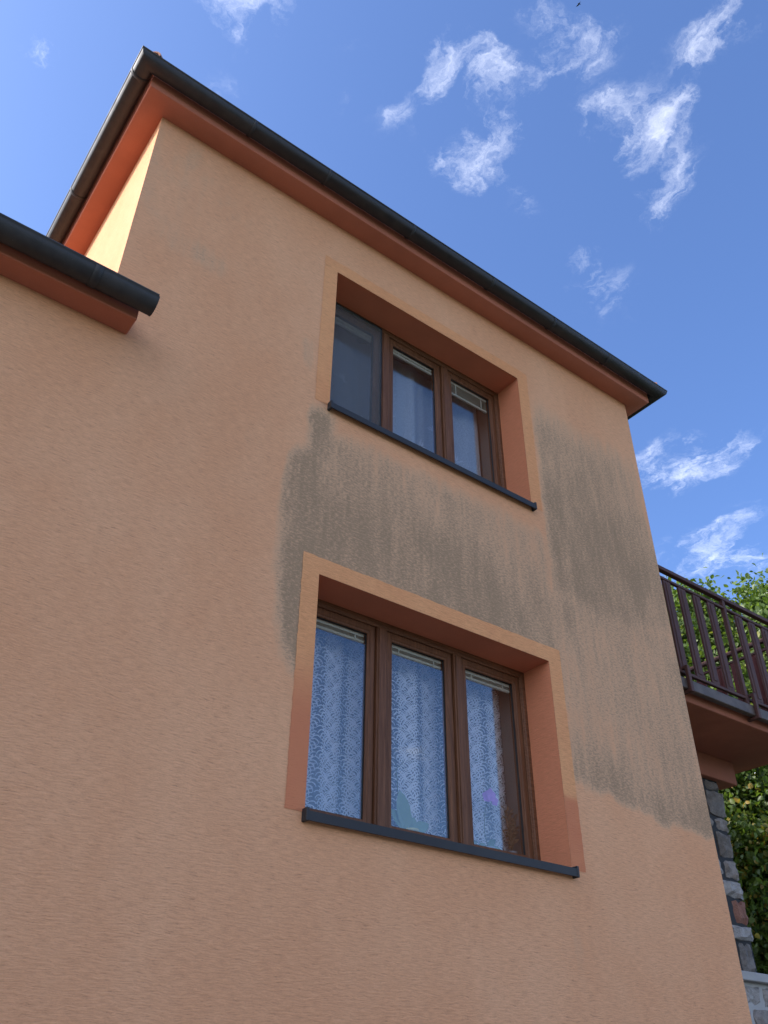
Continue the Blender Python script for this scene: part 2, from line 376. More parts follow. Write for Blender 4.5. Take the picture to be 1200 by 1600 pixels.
def value_noise(u, v, seed):
    r = np.random.default_rng(seed); T = r.random((64, 64))
    iu = np.floor(u).astype(int); iv = np.floor(v).astype(int); fu = u-iu; fv = v-iv
    fu = fu*fu*(3-2*fu); fv = fv*fv*(3-2*fv); g = lambda a, b: T[a % 64, b % 64]
    return (g(iu, iv)*(1-fu)+g(iu+1, iv)*fu)*(1-fv) + (g(iu, iv+1)*(1-fu)+g(iu+1, iv+1)*fu)*fv
def fbm(u, v, seed, oct=4):
    s = 0; a = 0.5
    for i in range(oct): s = s + a*value_noise(u*2**i, v*2**i, seed+i); a *= 0.5
    return s/0.9375
def stain_map(x, z):
    """algae and soot on the front wall: below the upper sill, down the left of the lower window, over the right hand side"""
    n = fbm(x*3, z*3, 1)-0.5; n2 = fbm(x*9, z*2.0, 9)-0.5; n3 = fbm(x*11, z*9, 23)-0.5
    xs = x+0.06*n+0.05*n3; zs = z+0.10*n+0.10*n2
    win = lambda v, a, b, s: sst(v, a, a+s)*(1-sst(v, b-s, b))
    A = sst(xs, 1.05, 1.28)*(1-sst(xs, 3.45, 3.70))*(1-sst(zs, 5.52, 5.80))*sst(zs, 4.20, 4.45)
    A = A*(0.62+0.32*sst(5.6-z, 0.1, 0.9))*(1-0.15*sst(x, 2.6, 3.3))
    left_edge = np.interp(z, [3.6, 3.75, 4.1, 4.5, 5.0, 5.25, 5.5], [1.20, 1.10, 1.06, 1.01, 1.00, 1.05, 1.17])
    Bm = sst(xs, left_edge-0.07, left_edge+0.10)*(1-sst(xs, 1.24, 1.46))*sst(zs, 3.55, 3.95)*(1-sst(zs, 5.26, 5.54))*0.98
    Bs = sst(xs, 1.14, 1.25)*(1-sst(xs, 1.32, 1.50))*sst(zs, 5.10, 5.35)*(1-sst(zs, 5.68, 5.92))*0.98
    top = 7.40-0.10*sst(x, 3.6, 4.2)+0.03*np.sin(x*3)
    Cm = sst(xs, 3.525, 3.63)*(1-sst(zs, top-0.60, top+0.15))*sst(zs, 4.75, 5.25)
    Cm = Cm*(0.72-0.10*sst(x, 4.6, 5.0)+0.14*sst(6.9-z, 0, 1.2))*(1-0.75*sst(xs, 5.0, 5.07)*sst(z, 5.6, 6.6))
    diag = np.interp(z, [3.4, 3.8, 4.3, 4.8, 5.2], [4.20, 4.42, 4.55, 4.60, 4.2])
    Dm = sst(xs, diag-0.45, diag+0.40)*sst(zs, 3.38, 3.56)*(1-sst(zs, 5.0, 5.4))*(0.62+0.08*sst(z, 3.7, 4.6))
    Em = win(xs, 3.52, 3.95, 0.14)*sst(zs, 3.38, 3.62)*(1-sst(zs, 5.0, 5.4))*(0.50+0.2*sst(z, 4.2, 5.0))
    low = np.interp(x, [3.5, 3.9, 4.3, 4.7, 5.1], [3.56, 3.50, 3.42, 3.42, 3.42])
    Fm = win(xs, 3.5, 5.3, 0.05)*sst(zs, low-0.06, low+0.05)*(1-sst(zs, 5.0, 5.3))*(0.56+0.22*(1-sst(zs, low+0.1, low+0.5)))
    Gm = win(xs, 1.04, 1.23, 0.08)*win(zs, 6.00, 6.55, 0.2)*0.42
    Hm = sst(zs, 5.7, 6.7)*(1-sst(x, 0.2, 1.0))*0.22+0.10*sst(n, 0.0, 0.3)*(x < 3.4)
    Im = win(xs, 0.62, 0.95, 0.14)*win(zs, 4.9, 5.45, 0.2)*0.26+win(xs, 3.33, 3.47, 0.05)*(1-sst(zs, 2.5, 2.86))*sst(zs, 1.7, 2.6)*0.3
    s = np.maximum.reduce([A, Bm, Bs, Cm, Dm, Em, Fm, Gm, Hm, Im])
    s = s*(1-0.0*n)
    return np.clip(s*(1+0.5*n+0.35*n2), 0, 1)

def grid_lines(a, b, step, must):
    L = set(round(float(v), 4) for v in np.linspace(a, b, int(round((b-a)/step))+1))
    for q in must: L = {v for v in L if abs(v-q) > step*0.45} | {round(q, 4)}
    return sorted(L)
def front_wall():
    step = 0.035
    xs = grid_lines(-1.5, XR, step, [-1.5, XL, OX0, OX1, XR]); xs = [XW0] + xs
    zs = grid_lines(0.0, 8.0, step, [0, ZW+0.1, 8.0] + [h for wv in WINS for h in wv])
    idx = {}; V = []; Fc = []
    def vid(i, j):
        if (i, j) not in idx: idx[(i, j)] = len(V); V.append((xs[i], 0.0, zs[j]))
        return idx[(i, j)]
    for i in range(len(xs)-1):
        xm = (xs[i]+xs[i+1])/2
        for j in range(len(zs)-1):
            zm = (zs[j]+zs[j+1])/2
            if xm < XL and zm > ZW+0.1: continue
            if OX0 < xm < OX1 and any(a < zm < b for a, b in WINS): continue
            Fc.append((vid(i, j), vid(i+1, j), vid(i+1, j+1), vid(i, j+1)))
    o = link_mesh('wall', V, Fc, M_wall, house)
    A = np.array(V); at = o.data.attributes.new('stain', 'FLOAT', 'POINT'); at.data.foreach_set('value', stain_map(A[:, 0], A[:, 2]).astype(np.float32))
    return o
front = front_wall(); front['label'] = 'front wall with algae stains between and beside the windows'
# the other outside walls of the upper block, and of the lower wing
wl = MB().add([(XL, 0, 4.5), (XL, YB, 4.5), (XL, YB, 8.0), (XL, 0, 8.0)], [(0, 3, 2, 1)]).build('wall', M_wall, house); wl['label'] = 'sunlit side wall of the upper storey'
MB().add([(XR, 0, 0), (XR, YB, 0), (XR, YB, 8.0), (XR, 0, 8.0)], [(0, 1, 2, 3)]).build('wall', M_wall, house)
MB().add([(XW0, YB, 0), (XR, YB, 0), (XR, YB, 8.0), (XL, YB, 8.0), (XL, YB, ZW+0.1), (XW0, YB, ZW+0.1)], [(0, 1, 2, 3, 4, 5)]).build('wall', M_wall, house)
MB().add([(XW0, 0, 0), (XW0, YB, 0), (XW0, YB, ZW+0.1), (XW0, 0, ZW+0.1)], [(0, 1, 2, 3)]).build('wall', M_wall, house)

# eaves boxes
T = 0.18
wb = MB().box(XW0-T, -0.178, -0.165, 0.0, ZW, ZW+0.15, 0.006); wb.build('eaves_soffit', M_soffit, house)

# roofs
def hip_roof(name, x0, x1, y0, y1, z, h):
    my = (y0+y1)/2; half = (y1-y0)/2; xa, xb = x0+min(half, (x1-x0)/2-0.02), x1-min(half, (x1-x0)/2-0.02)
    return MB().add([(x0, y0, z), (x1, y0, z), (x1, y1, z), (x0, y1, z), (xa, my, z+h), (xb, my, z+h)],
        [(0, 1, 5, 4), (1, 2, 5), (2, 3, 4, 5), (3, 0, 4), (3, 2, 1, 0)]).build(name, M_tile, house)
roof = hip_roof('roof', XL-0.24, XR+0.24, -0.24, YB+0.24, 8.105, 1.35)
MB().add([(XW0-.24, -.24, ZW+.155), (XL-0.004, -.24, ZW+.155), (XL-0.004, YB+.2, ZW+1.0), (XW0-.24, YB+.2, ZW+1.0),
          (XW0-.24, -.24, ZW+.10), (XL-0.004, -.24, ZW+.10), (XL-0.004, YB+.2, ZW+.945), (XW0-.24, YB+.2, ZW+.945)],
         [(0, 1, 2, 3), (7, 6, 5, 4), (0, 4, 5, 1), (1, 5, 6, 2), (2, 6, 7, 3), (3, 7, 4, 0)]).build('roof', M_tile, house)
def hip_tile(cx, cy, dx, dy, z, ln=0.42, r=0.085):
    mb = MB(); n = 8
    for k, (q, zz) in enumerate(((0, 0), (ln, ln*0.36))):
        for j in range(n+1):
            a = math.pi*j/n; px_, py_ = -dy, dx
            for rr in (r*(1-0.12*k), (r-0.014)*(1-0.12*k)):
                mb.v.append((cx+dx*q+px_*rr*math.cos(a), cy+dy*q+py_*rr*math.cos(a), z+zz+rr*math.sin(a)))
    s = (n+1)*2
    for j in range(n):
        a = j*2; mb.f += [(a, a+2, s+a+2, s+a), (a+1, s+a+1, s+a+3, a+3), (a, a+1, a+3, a+2)]
    o = mb.build('hip_tile', M_tile, roof); return o
hip_tile(XL-0.255, -0.255, 0.72, 0.69, 8.14); hip_tile(XR+0.265, -0.265, -0.72, 0.69, 8.15, r=0.055)

# gutters
def gutter_profile(tc_, zc_, r, th=0.004, n=14, bead=0.010):
    out = []; inn = []
    for j in range(n+1):
        a = math.pi + math.pi*j/n
        out.append((tc_ + r*math.cos(a), zc_ + r*math.sin(a)))
        inn.append((tc_ + (r-th)*math.cos(a), zc_ + (r-th)*math.sin(a)))
    bc = (tc_ + r - bead*0.4, zc_ + bead*0.9)
    lip = [(bc[0]+bead*math.cos(t), bc[1]+bead*math.sin(t)) for t in [R_(q) for q in (-40, 0, 45, 90, 135, 180, 220)]]
    return out + lip + inn[::-1]
def sweep(name, prof, ring, mat, parent, smooth=True):
    mb = MB(); n = len(prof); L = None
    for (t, z) in prof:
        pts = ring(t); L = len(pts)
        mb.v += [(p[0], p[1], z) for p in pts]
    for i in range(n):
        for j in range(L-1):
            a = i*L+j; b = ((i+1) % n)*L+j; mb.f.append((a, a+1, b+1, b))
    o = mb.build(name, mat, parent, False)
    me = o.data; me.polygons.foreach_set('use_smooth', [True]*len(me.polygons))
    md = o.modifiers.new('edges', 'EDGE_SPLIT'); md.split_angle = R_(50)
    return o
ringU = lambda t: [(XL-t, YB+0.2), (XL-t, -t), (XR+t, -t), (XR+t, YB+0.2)]
ringW = lambda t: [(XW0-0.2, -t), (-0.125, -t)]
GU = (0.262, 8.075, 0.070); GW = (0.255, 5.695, 0.078)
so = sweep('eaves_soffit', [(0.0, 8.10), (0.0, ZT), (T-0.006, ZT), (T, ZT+0.006), (T, 8.10)], ringU, M_soffit, house)
gutU = sweep('gutter', gutter_profile(*GU), ringU, M_gut, house); gutU['label'] = 'dark half round gutter around the upper roof'
gutW = sweep('gutter', gutter_profile(*GW), ringW, M_gut, house); gutW['label'] = 'dark half round gutter of the lower roof at the left'
def arc_band(g, r_add, w_, at, axis):
    tc_, zc_, r = g; mb = MB(); n = 14
    for k, off in enumerate((-w_/2, w_/2)):
        for rr in (r+r_add, r+0.0005):
            for j in range(n+1):
                a = math.pi + math.pi*j/n; t = tc_ + rr*math.cos(a); z = zc_ + rr*math.sin(a)
                mb.v.append((at+off, -t, z) if axis == 'x' else (XL-t, at+off, z))
    q = n+1
    for j in range(n):
        mb.f += [(j, j+1, 2*q+j+1, 2*q+j), (j, q+j, q+j+1, j+1), (2*q+j, 2*q+j+1, 3*q+j+1, 3*q+j)]
    return mb
for xx in (0.30, 1.02, 1.92, 2.88, 3.70, 4.50): arc_band(GU, 0.0035, 0.028, xx, 'x').build('joint_band', M_gut, gutU, True)
for yy in (-0.13, 1.15, 2.5, 4.0): arc_band(GU, 0.0035, 0.028, yy, 'y').build('joint_band', M_gut, gutU, True)
for xx in (-0.50, -2.0): arc_band(GW, 0.004, 0.05, xx, 'x').build('joint_band', M_gut, gutW, True)
def end_cap(x):
    tc_, zc_, r = GW; mb = MB(); n = 14; r2 = r+0.002
    for dx in (0, 0.006):
        mb.v += [(x+dx, -(tc_+r2*math.cos(math.pi+math.pi*j/n)), zc_+r2*math.sin(math.pi+math.pi*j/n)) for j in range(n+1)]
    q = n+1; mb.f += [tuple(range(q)), tuple(reversed(range(q, 2*q)))]
    for j in range(n): mb.f.append((j, j+1, q+j+1, q+j))
    mb.f.append((n, 0, q, q+n))
    return mb.build('end_cap', M_gut, gutW)
end_cap(-0.125)

# rooms behind the windows
for (z0, z1) in ((2.2, 4.95), (5.15, 7.9)):
    x0, x1, y0, y1 = 0.2, 4.9, 0.06, 4.2
    MB().add([(x0, y0, z0), (x1, y0, z0), (x1, y1, z0), (x0, y1, z0), (x0, y0, z1), (x1, y0, z1), (x1, y1, z1), (x0, y1, z1)],
             [(0, 1, 2, 3), (4, 7, 6, 5), (3, 2, 6, 7), (0, 3, 7, 4), (1, 5, 6, 2)]).build('room_lining', M_int, house)

# ------------------------------------------------------------------ windows
def frame_mesh(x0, x1, z0, z1, wt, wb_, ws, y0, y1):
    """mitred rectangular frame with a chamfered outer face"""
    mb = MB()
    def ring(x0, x1, z0, z1, y): return [(x0, y, z0), (x1, y, z0), (x1, y, z1), (x0, y, z1)]
    c = 0.004
    rings = [ring(x0, x1, z0, z1, y1), ring(x0, x1, z0, z1, y0+c), ring(x0+c, x1-c, z0+c, z1-c, y0),
             ring(x0+ws*0.62, x1-ws*0.62, z0+wb_*0.62, z1-wt*0.62, y0), ring(x0+ws*0.75, x1-ws*0.75, z0+wb_*0.75, z1-wt*0.75, y0+0.007),
             ring(x0+ws-c, x1-ws+c, z0+wb_-c, z1-wt+c, y0+0.009), ring(x0+ws, x1-ws, z0+wb_, z1-wt, y0+0.013), ring(x0+ws, x1-ws, z0+wb_, z1-wt, y1)]
    for r in rings: mb.v += r
    for k in range(len(rings)):
        a = 4*k; b = 4*((k+1) % len(rings))
        for j in range(4): mb.f.append((a+j, a+(j+1) % 4, b+(j+1) % 4, b+j))
    return mb
SASH = [(1.392, 2.004), (2.098, 2.692), (2.776, 3.368)]
def surround(win, z0, z1, zb0):
    """painted border round the opening, laid on the wall, with a slightly wavering edge"""
    xa, xb, zt = 1.220, 3.545, z1+0.125; V = []; Fc = []; fade = []
    r = random.Random(int(z1*100)); NSEG = 60
    def wob(): return r.uniform(-0.0025, 0.0025)
    def strip(outer, inner):
        k = len(V)
        for (a, b) in zip(outer, inner):
            for t in (0.0, 0.5, 1.0): V.append((a[0]+(b[0]-a[0])*t, -0.0025, a[1]+(b[1]-a[1])*t))
        for i in range(len(outer)-1):
            for t in range(2): Fc.append((k+i*3+t, k+i*3+t+1, k+(i+1)*3+t+1, k+(i+1)*3+t))
    zl = lambda zz0, zz1: [zz0+(zz1-zz0)*i/NSEG for i in range(NSEG+1)]
    w1 = [wob() for _ in range(NSEG+1)]; w2 = [wob() for _ in range(NSEG+1)]; w3 = [wob()*1.4 for _ in range(NSEG+1)]
    w1[-1] = w2[-1] = 0; w3[0] = w3[-1] = 0
    strip([(xa+a, z) for a, z in zip(w1, zl(zb0, zt))], [(OX0, z) for z in zl(zb0, z1)])
    strip([(x, zt+a) for a, x in zip(w3, zl(xa, xb))], [(x, z1) for x in zl(OX0, OX1)])
    strip([(xb+a, z) for a, z in zip(w2, zl(zb0, zt))], [(OX1, z) for z in zl(zb0, z1)])
    o = link_mesh('painted_surround', V, Fc, M_band, win)
    import bmesh
    bm = bmesh.new(); bm.from_mesh(o.data); bmesh.ops.recalc_face_normals(bm, faces=bm.faces)
    for f in bm.faces:
        if f.normal.y > 0: f.normal_flip()
    bm.to_mesh(o.data); bm.free()
    A = np.array([v.co[:] for v in o.data.vertices]); x, z = A[:, 0], A[:, 2]; n = fbm(x*6, z*6, 40)-0.5
    if z1 < 5: f = np.where(x < 2.4, 1-sst(z+0.25*n, 3.45, 4.0), 1-sst(z+0.05*n, 3.38, 3.44))*0.9
    else: f = (1-sst(z+0.2*n, 5.9, 6.2))*0.15
    f = np.clip(f+0.25*n, 0, 1)
    at = o.data.attributes.new('fade', 'FLOAT', 'POINT'); at.data.foreach_set('value', f.astype(np.float32))
    return o
def make_window(zs, zt, lab, upper):
    yF, yB = DEP, DEP+0.075
    zi = zs+0.055
    mb = frame_mesh(OX0-0.004, OX1+0.004, zi-0.03, zt+0.004, 0.052, 0.045, 0.052, yF, yB)
    win = mb.build('window', M_woodH, house); win['label'] = lab
    for (a, b) in ((SASH[0][1]+0.004, SASH[1][0]-0.004), (SASH[1][1]+0.004, SASH[2][0]-0.004)):
        MB().box(a, b, yF-0.002, yB, zi+0.010, zt-0.046, 0.005).build('mullion', M_woodV, win)
        box('mullion_cover', M_woodV, win, a+0.012, b-0.012, yF-0.010, yF-0.002, zi+0.010, zt-0.060, 0.003)
    # rendered reveal: lintel soffit, two cheeks
    rv = MB()
    e = 0.0
    def patch(a, b, c, d, n=6, m_=12):
        k = len(rv.v)
        for i in range(n+1):
            for j in range(m_+1):
                s, t = i/n, j/m_; p = [(a[q]*(1-t)+b[q]*t)*(1-s)+(d[q]*(1-t)+c[q]*t)*s for q in range(3)]; rv.v.append(tuple(p))
        for i in range(n):
            for j in range(m_):
                q = k+i*(m_+1)+j; rv.f.append((q, q+1, q+m_+2, q+m_+1))
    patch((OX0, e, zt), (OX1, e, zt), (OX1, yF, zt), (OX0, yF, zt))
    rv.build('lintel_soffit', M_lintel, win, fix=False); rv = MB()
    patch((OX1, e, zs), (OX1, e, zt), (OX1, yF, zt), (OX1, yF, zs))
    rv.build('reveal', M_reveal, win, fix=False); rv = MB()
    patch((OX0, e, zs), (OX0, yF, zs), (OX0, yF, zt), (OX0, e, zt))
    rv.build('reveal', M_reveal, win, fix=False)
    surround(win, zs, zt, zs+0.0 if not upper else zs)
    # sheet metal sill: sloping top, folded lip, upturned ends
    y0 = -0.045; s = MB(); xa, xb = OX0-0.012, OX1+0.012; lip = 0.050
    s.v += [(xa, y0, zs), (xb, y0, zs), (xb, yF, zi), (xa, yF, zi), (xa, y0, zs-lip), (xb, y0, zs-lip), (xb, y0+0.010, zs-lip), (xa, y0+0.010, zs-lip),
            (xb, y0+0.010, zs-0.006), (xa, y0+0.010, zs-0.006), (xb, yF, zi-0.006), (xa, yF, zi-0.006)]
    s.f += [(0, 1, 2, 3), (4, 5, 1, 0), (7, 6, 5, 4), (9, 8, 6, 7), (11, 10, 8, 9), (3, 2, 10, 11), (0, 3, 11, 9, 7, 4), (1, 5, 6, 8, 10, 2)]
    sill = s.build('sill', M_alu, win); sill['label'] = 'dark grey sheet metal sill'
    for (c0, c1) in ((OX0-0.016, OX0+0.004), (OX1-0.004, OX1+0.016)):
        MB().box(c0, c1, y0-0.004, y0+0.05, zs-lip-0.004, zs+0.016, 0.003).build('sill_end_cap', M_alu, win)
    for k, (a, b) in enumerate(SASH):
        fm = frame_mesh(a, b, zi+0.012, zt-0.048, 0.062, 0.062, 0.060, yF+0.020, yB-0.003)
        fm.build('sash', M_woodV, win)
        ga, gb, g0, g1 = a+0.058, b-0.058, zi+0.072, zt-0.108
        gk = frame_mesh(ga, gb, g0, g1, 0.006, 0.006, 0.006, yF+0.0365, yF+0.048); gk.build('gasket', M_gasket, win)
        box('pane', M_glass, win, ga+0.001, gb-0.001, yF+0.044, yF+0.049, g0+0.001, g1-0.001)
        # venetian blind, pulled up, fixed to the inside of the sash
        bx0, bx1, by = ga+0.006, gb-0.006, yF+0.060
        box('blind_head_rail', M_cream, win, bx0, bx1, by, by+0.022, g1-0.024, g1+0.001, 0.002)
        drop = (0.012, 0.006, 0.105)[k] if upper else 0.014
        nsl = 14 if drop > 0.05 else 4
        sl = None
        for q in range(nsl):
            zq = g1-0.030-drop*(q+0.5)/nsl
            dz = 0.004 if drop > 0.05 else 0.001
            if sl is None:
                sl = MB().add([(bx0+0.004, by, -dz), (bx1-0.004, by, -dz), (bx1-0.004, by+0.016, dz), (bx0+0.004, by+0.016, dz),
                               (bx0+0.004, by, -dz+.0006), (bx1-0.004, by, -dz+.0006), (bx1-0.004, by+0.016, dz+.0006), (bx0+0.004, by+0.016, dz+.0006)],
                              [(3, 2, 1, 0), (4, 5, 6, 7), (0, 1, 5, 4), (2, 3, 7, 6), (0, 4, 7, 3), (1, 2, 6, 5)]).build('blind_slat', M_cream, win, loc=(0, 0, zq))
            else: link_data('blind_slat', sl.data, M_cream, win, (0, 0, zq))
        zb_ = g1-0.032-drop
        box('blind_bottom_rail', M_cream, win, bx0, bx1, by, by+0.020, zb_-0.020, zb_, 0.003)
        for t in (0.16, 0.84):
            xx = bx0+(bx1-bx0)*t
            box('blind_clip', M_cream, win, xx-0.006, xx+0.006, by-0.004, by-0.0005, zb_-0.026, g1-0.020, 0.001)
            if drop > 0.05: box('blind_cord', M_cream, win, xx-0.001, xx+0.001, by-0.003, by-0.001, zb_-0.024, g1-0.02)
    # inner window board and inner reveal
    box('inner_sill', M_cream, win, OX0-0.03, OX1+0.03, yB+0.002, 0.62, zi-0.02, zi+0.012, 0.004)
    inn = MB(); yq = 0.56
    inn.box(OX0-0.10, OX0-0.004, yB+0.001, yq, zi+0.013, zt, 0.0); inn.box(OX1+0.004, OX1+0.10, yB+0.001, yq, zi+0.013, zt, 0.0); inn.box(OX0-0.10, OX1+0.10, yB+0.001, yq, zt+0.005, zt+0.10)
    inn.build('inner_reveal', M_int, win)
    return win
winL = make_window(*WINS[0], 'lower three part brown window with lace curtains', False)
winU = make_window(*WINS[1], 'upper three part brown window with an insect screen', True)
# insect screen on the left sash of the upper window
zs, zt = WINS[1]; zi = zs+0.055
box('insect_screen', M_screen, winU, SASH[0][0]-0.02, SASH[0][1]-0.001, DEP-0.0115, DEP-0.0105, zi+0.004, zt-0.035)
frame_mesh(SASH[0][0]-0.03, SASH[0][1], zi+0.002, zt-0.030, 0.016, 0.016, 0.014, DEP-0.016, DEP-0.002).build('screen_frame', M_gasket, winU)

# ------------------------------------------------------------------ curtains
YC = 0.49
def fold(x, amp=0.018, k=17.0): return YC + amp*math.sin(x*k) + 0.5*amp*math.sin(x*k*2.3+1.1) + 0.35*amp*math.sin(x*k*0.37+2.0)
def curtain(name, label, x0, x1, z0, z1, mat, amp):
    nx, nz = 150, 6; V = []; Fc = []
    for i in range(nx+1):
        x = x0+(x1-x0)*i/nx
        for j in range(nz+1):
            t = j/nz; V.append((x, fold(x, amp*(1.1-0.35*t)), z0+(z1-z0)*t))
    for i in range(nx):
        for j in range(nz):
            a = i*(nz+1)+j; Fc.append((a, a+nz+1, a+nz+2, a+1))
    o = link_mesh(name, V, Fc, mat, None, True); tag(o, label, 'curtain', 'net curtains behind the windows'); return o
cL = curtain('lace_curtain', 'white lace net curtain with curling fern pattern in the lower window', 1.30, 3.36, 3.02, 4.40, M_net, 0.017)
cU = curtain('voile_curtain', 'plain white sheer curtain with small sprigs in the upper window', 1.30, 3.30, 5.94, 7.32, M_voile, 0.024)
# lace threads: curling fronds with feathered leaflets as thin ribbons following the folds
def ribbons(curt, polys, z0, z1, amp, x0, x1):
    V = []; Fc = []
    for pts, wd in polys:
        k = len(V); n = len(pts); ok = True
        for i, (x, z) in enumerate(pts):
            if not (x0 < x < x1 and z0 < z < z1): ok = False; break
            a = pts[max(i-1, 0)]; b = pts[min(i+1, n-1)]; dx, dz = b[0]-a[0], b[1]-a[1]; L = math.hypot(dx, dz) or 1
            w_ = wd*(1.0 if len(pts) < 4 else (0.45+0.55*math.sin(math.pi*min(0.85, (i+0.6)/n))))
            px_, pz_ = -dz/L*w_, dx/L*w_; t = (z-z0)/(z1-z0)
            for s in (1, -1):
                xx = x+px_*s; V.append((xx, fold(xx, amp*(1.1-0.35*t))-0.0015, z+pz_*s))
        if not ok: V = V[:k]; continue
        for i in range(n-1): Fc.append((k+2*i, k+2*i+1, k+2*i+3, k+2*i+2))
    o = link_mesh('lace_thread', V, Fc, M_lace, curt); o['kind'] = 'stuff'; return o
def motif(cx, cz, s, flip):
    out = []; f = -1 if flip else 1
    stem = []
    for i in range(15):                                      # S shaped stem ending in a scroll
        t = i/14; a = 0.9-4.6*t*t; r = 0.050*(1-0.62*t)
        stem.append((0.022*math.sin(t*3.2)+r*math.cos(a)*t*1.05, -0.085+0.165*t-0.050*t*t+r*math.sin(a)*t*0.9))
    out.append((stem, 0.0042))
    for i in range(0, 14):                                   # leaflets, curved like a fern's, long on the outer side
        bx_, bz_ = stem[i]; k0, k1 = stem[max(i-1, 0)], stem[min(i+1, 14)]; an = math.atan2(k1[1]-k0[1], k1[0]-k0[0])
        for side, ln in ((1, 0.070), (-1, 0.034)):
            L = ln*(0.45+0.65*math.sin(math.pi*(i+1)/15)); pts = []; a = an+side*0.75; x, z = bx_, bz_
            for q in range(7): pts.append((x, z)); x += math.cos(a)*L/6; z += math.sin(a)*L/6; a += side*0.27
            out.append((pts, 0.0031))
    res = []
    for pts, wd in out: res.append(([(cx+f*x*s, cz+z*s) for x, z in pts], wd*s))
    return res
polys = []; DXm, DZm = 0.104, 0.138; r = random.Random(3)
ncol = int(2.05/DXm)+1
for ci in range(ncol):
    for rj in range(-1, 13):
        x = 1.34+ci*DXm; z = 3.06+rj*DZm+(0.5*DZm if ci % 2 else 0)
        polys += motif(x+r.uniform(-.003, .003), z, 1.20, ci % 2 == 1)
        for q in range(16):                                   # the small open net dots between the fronds
            ax, az = x+DXm*r.uniform(-.5, .5), z+DZm*r.uniform(-.5, .5)
            polys.append(([(ax-.004, az-.003), (ax+.004, az+.003)], 0.0022))
ribbons(cL, polys, 3.03, 4.33, 0.017, 1.32, 3.345)
polys = []
for (cx, cz) in ((1.62, 6.12), (1.98, 6.38), (2.30, 6.10), (2.26, 6.62), (2.62, 6.44), (2.92, 6.10), (2.78, 6.70), (1.75, 6.72), (3.05, 6.5)):
    for q in range(9):
        a = q*0.55-0.7; L = 0.05+0.02*math.sin(q*2.1); x, z = cx, cz
        polys.append(([(x+math.cos(a)*L*t, z+math.sin(a)*L*t+0.02*t*t) for t in (0.25, 0.45, 0.65, 0.85, 1.0)], 0.003))
ribbons(cU, polys, 5.96, 7.3, 0.024, 1.32, 3.15)

# ------------------------------------------------------------------ plants on the lower window board
def plain(name, c, rough=0.5, tr=0.0):
    g = material(name); n = g.noise(world_pos(g), 40, 3, 0.6)
    g.put(g.bsdf.inputs['Base Color'], g.mix(n, C4([k*0.8 for k in c]), C4([min(1, k*1.15) for k in c]))); g.bsdf.inputs['Roughness'].default_value = rough
    return g.mat
M_pet = plain('orchid_petal', (0.50, 0.20, 0.62)); M_leafP = plain('houseplant_leaf', (0.16, 0.24, 0.13), 0.4); M_stem = plain('plant_stem', (0.13, 0.15, 0.06))
M_pot = plain('glazed_pot', (0.30, 0.32, 0.34), 0.3); M_potY = plain('yellow_pot', (0.62, 0.55, 0.20), 0.4); M_dry = plain('dry_stalk', (0.17, 0.11, 0.06), 0.9)
ZI = WINS[0][0]+0.055+0.014
def pot(x, y, r, h, mat, parent, name='pot'):
    mb = MB(); n = 16; prof = [(r*0.72, 0), (r*0.95, h*0.85), (r*1.05, h*0.86), (r*1.05, h), (r*0.92, h), (r*0.88, h*0.85), (0.001, h*0.82)]
    for (rr, zz) in prof: mb.v += [(x+rr*math.cos(2*math.pi*j/n), y+rr*math.sin(2*math.pi*j/n), ZI+zz) for j in range(n)]
    for i in range(len(prof)-1):
        for j in range(n): mb.f.append((i*n+j, i*n+(j+1) % n, (i+1)*n+(j+1) % n, (i+1)*n+j))
    mb.f.append(tuple(reversed(range(n)))); return mb.build(name, mat, parent, True)
def blade(base, d, ln, wd, droop, nrm=Vector((0, -1, 0.3)), n=7, cup=0.2):
    d = Vector(d).normalized(); mb = MB(); p = Vector(base); side = d.cross(nrm).normalized(); nn = side.cross(d)
    for i in range(n+1):
        t = i/n; w_ = wd*max(0.02, math.sin(math.pi*min(1, t*0.97+0.03)))**0.75
        q = p + d*ln*t + Vector((0, 0, -droop*t*t))
        mb.v += [tuple(q-side*w_+nn*w_*cup), tuple(q), tuple(q+side*w_+nn*w_*cup)]
    for i in range(n):
        a = 3*i; mb.f += [(a, a+1, a+4, a+3), (a+1, a+2, a+5, a+4)]
    return mb
orch = thing('orchid', 'purple flowering orchid behind the right pane of the lower window', 'plant', (3.06, 0.405, ZI))
pot(3.06, 0.405, 0.045, 0.09, M_pot, orch)
MB().tube([(3.06, .405, ZI+.07), (3.03, .40, ZI+.2), (3.04, .395, ZI+.33), (3.07, .385, ZI+.42)], [.004, .0035, .003, .002]).build('stem', M_stem, orch, True)
for k in range(3): blade((3.06, .405, ZI+.07), (math.cos(k*2.2+.4), -.15, .5), .15, .028, .07).build('leaf', M_leafP, orch, True)
for (fx, fz, sc) in ((3.075, ZI+.435, 1.0), (3.035, ZI+.42, .8), (3.11, ZI+.405, .75)):
    for k in range(5):
        a = k*2*math.pi/5+.3
        blade((fx, .375, fz), (math.cos(a), -.25, math.sin(a)), .052*sc, .026*sc, 0.0, Vector((0, -1, 0)), 5, .1).build('petal', M_pet, orch, True)
bl = thing('houseplant', 'broad leaved green plant behind the middle pane of the lower window', 'plant', (2.36, 0.41, ZI))
pot(2.40, 0.41, 0.05, 0.10, M_potY, bl)
for (dx, dz, ln, wd, ox) in ((-.25, 1, .27, .062, -.03), (.10, .75, .17, .058, -.06), (-.6, .5, .20, .05, -.02), (.7, .5, .16, .04, .02), (.2, 1, .12, .03, .01)):
    blade((2.38+ox, .405, ZI+.08), (dx, -.1, dz), ln, wd, .02).build('leaf', M_leafP, bl, True)
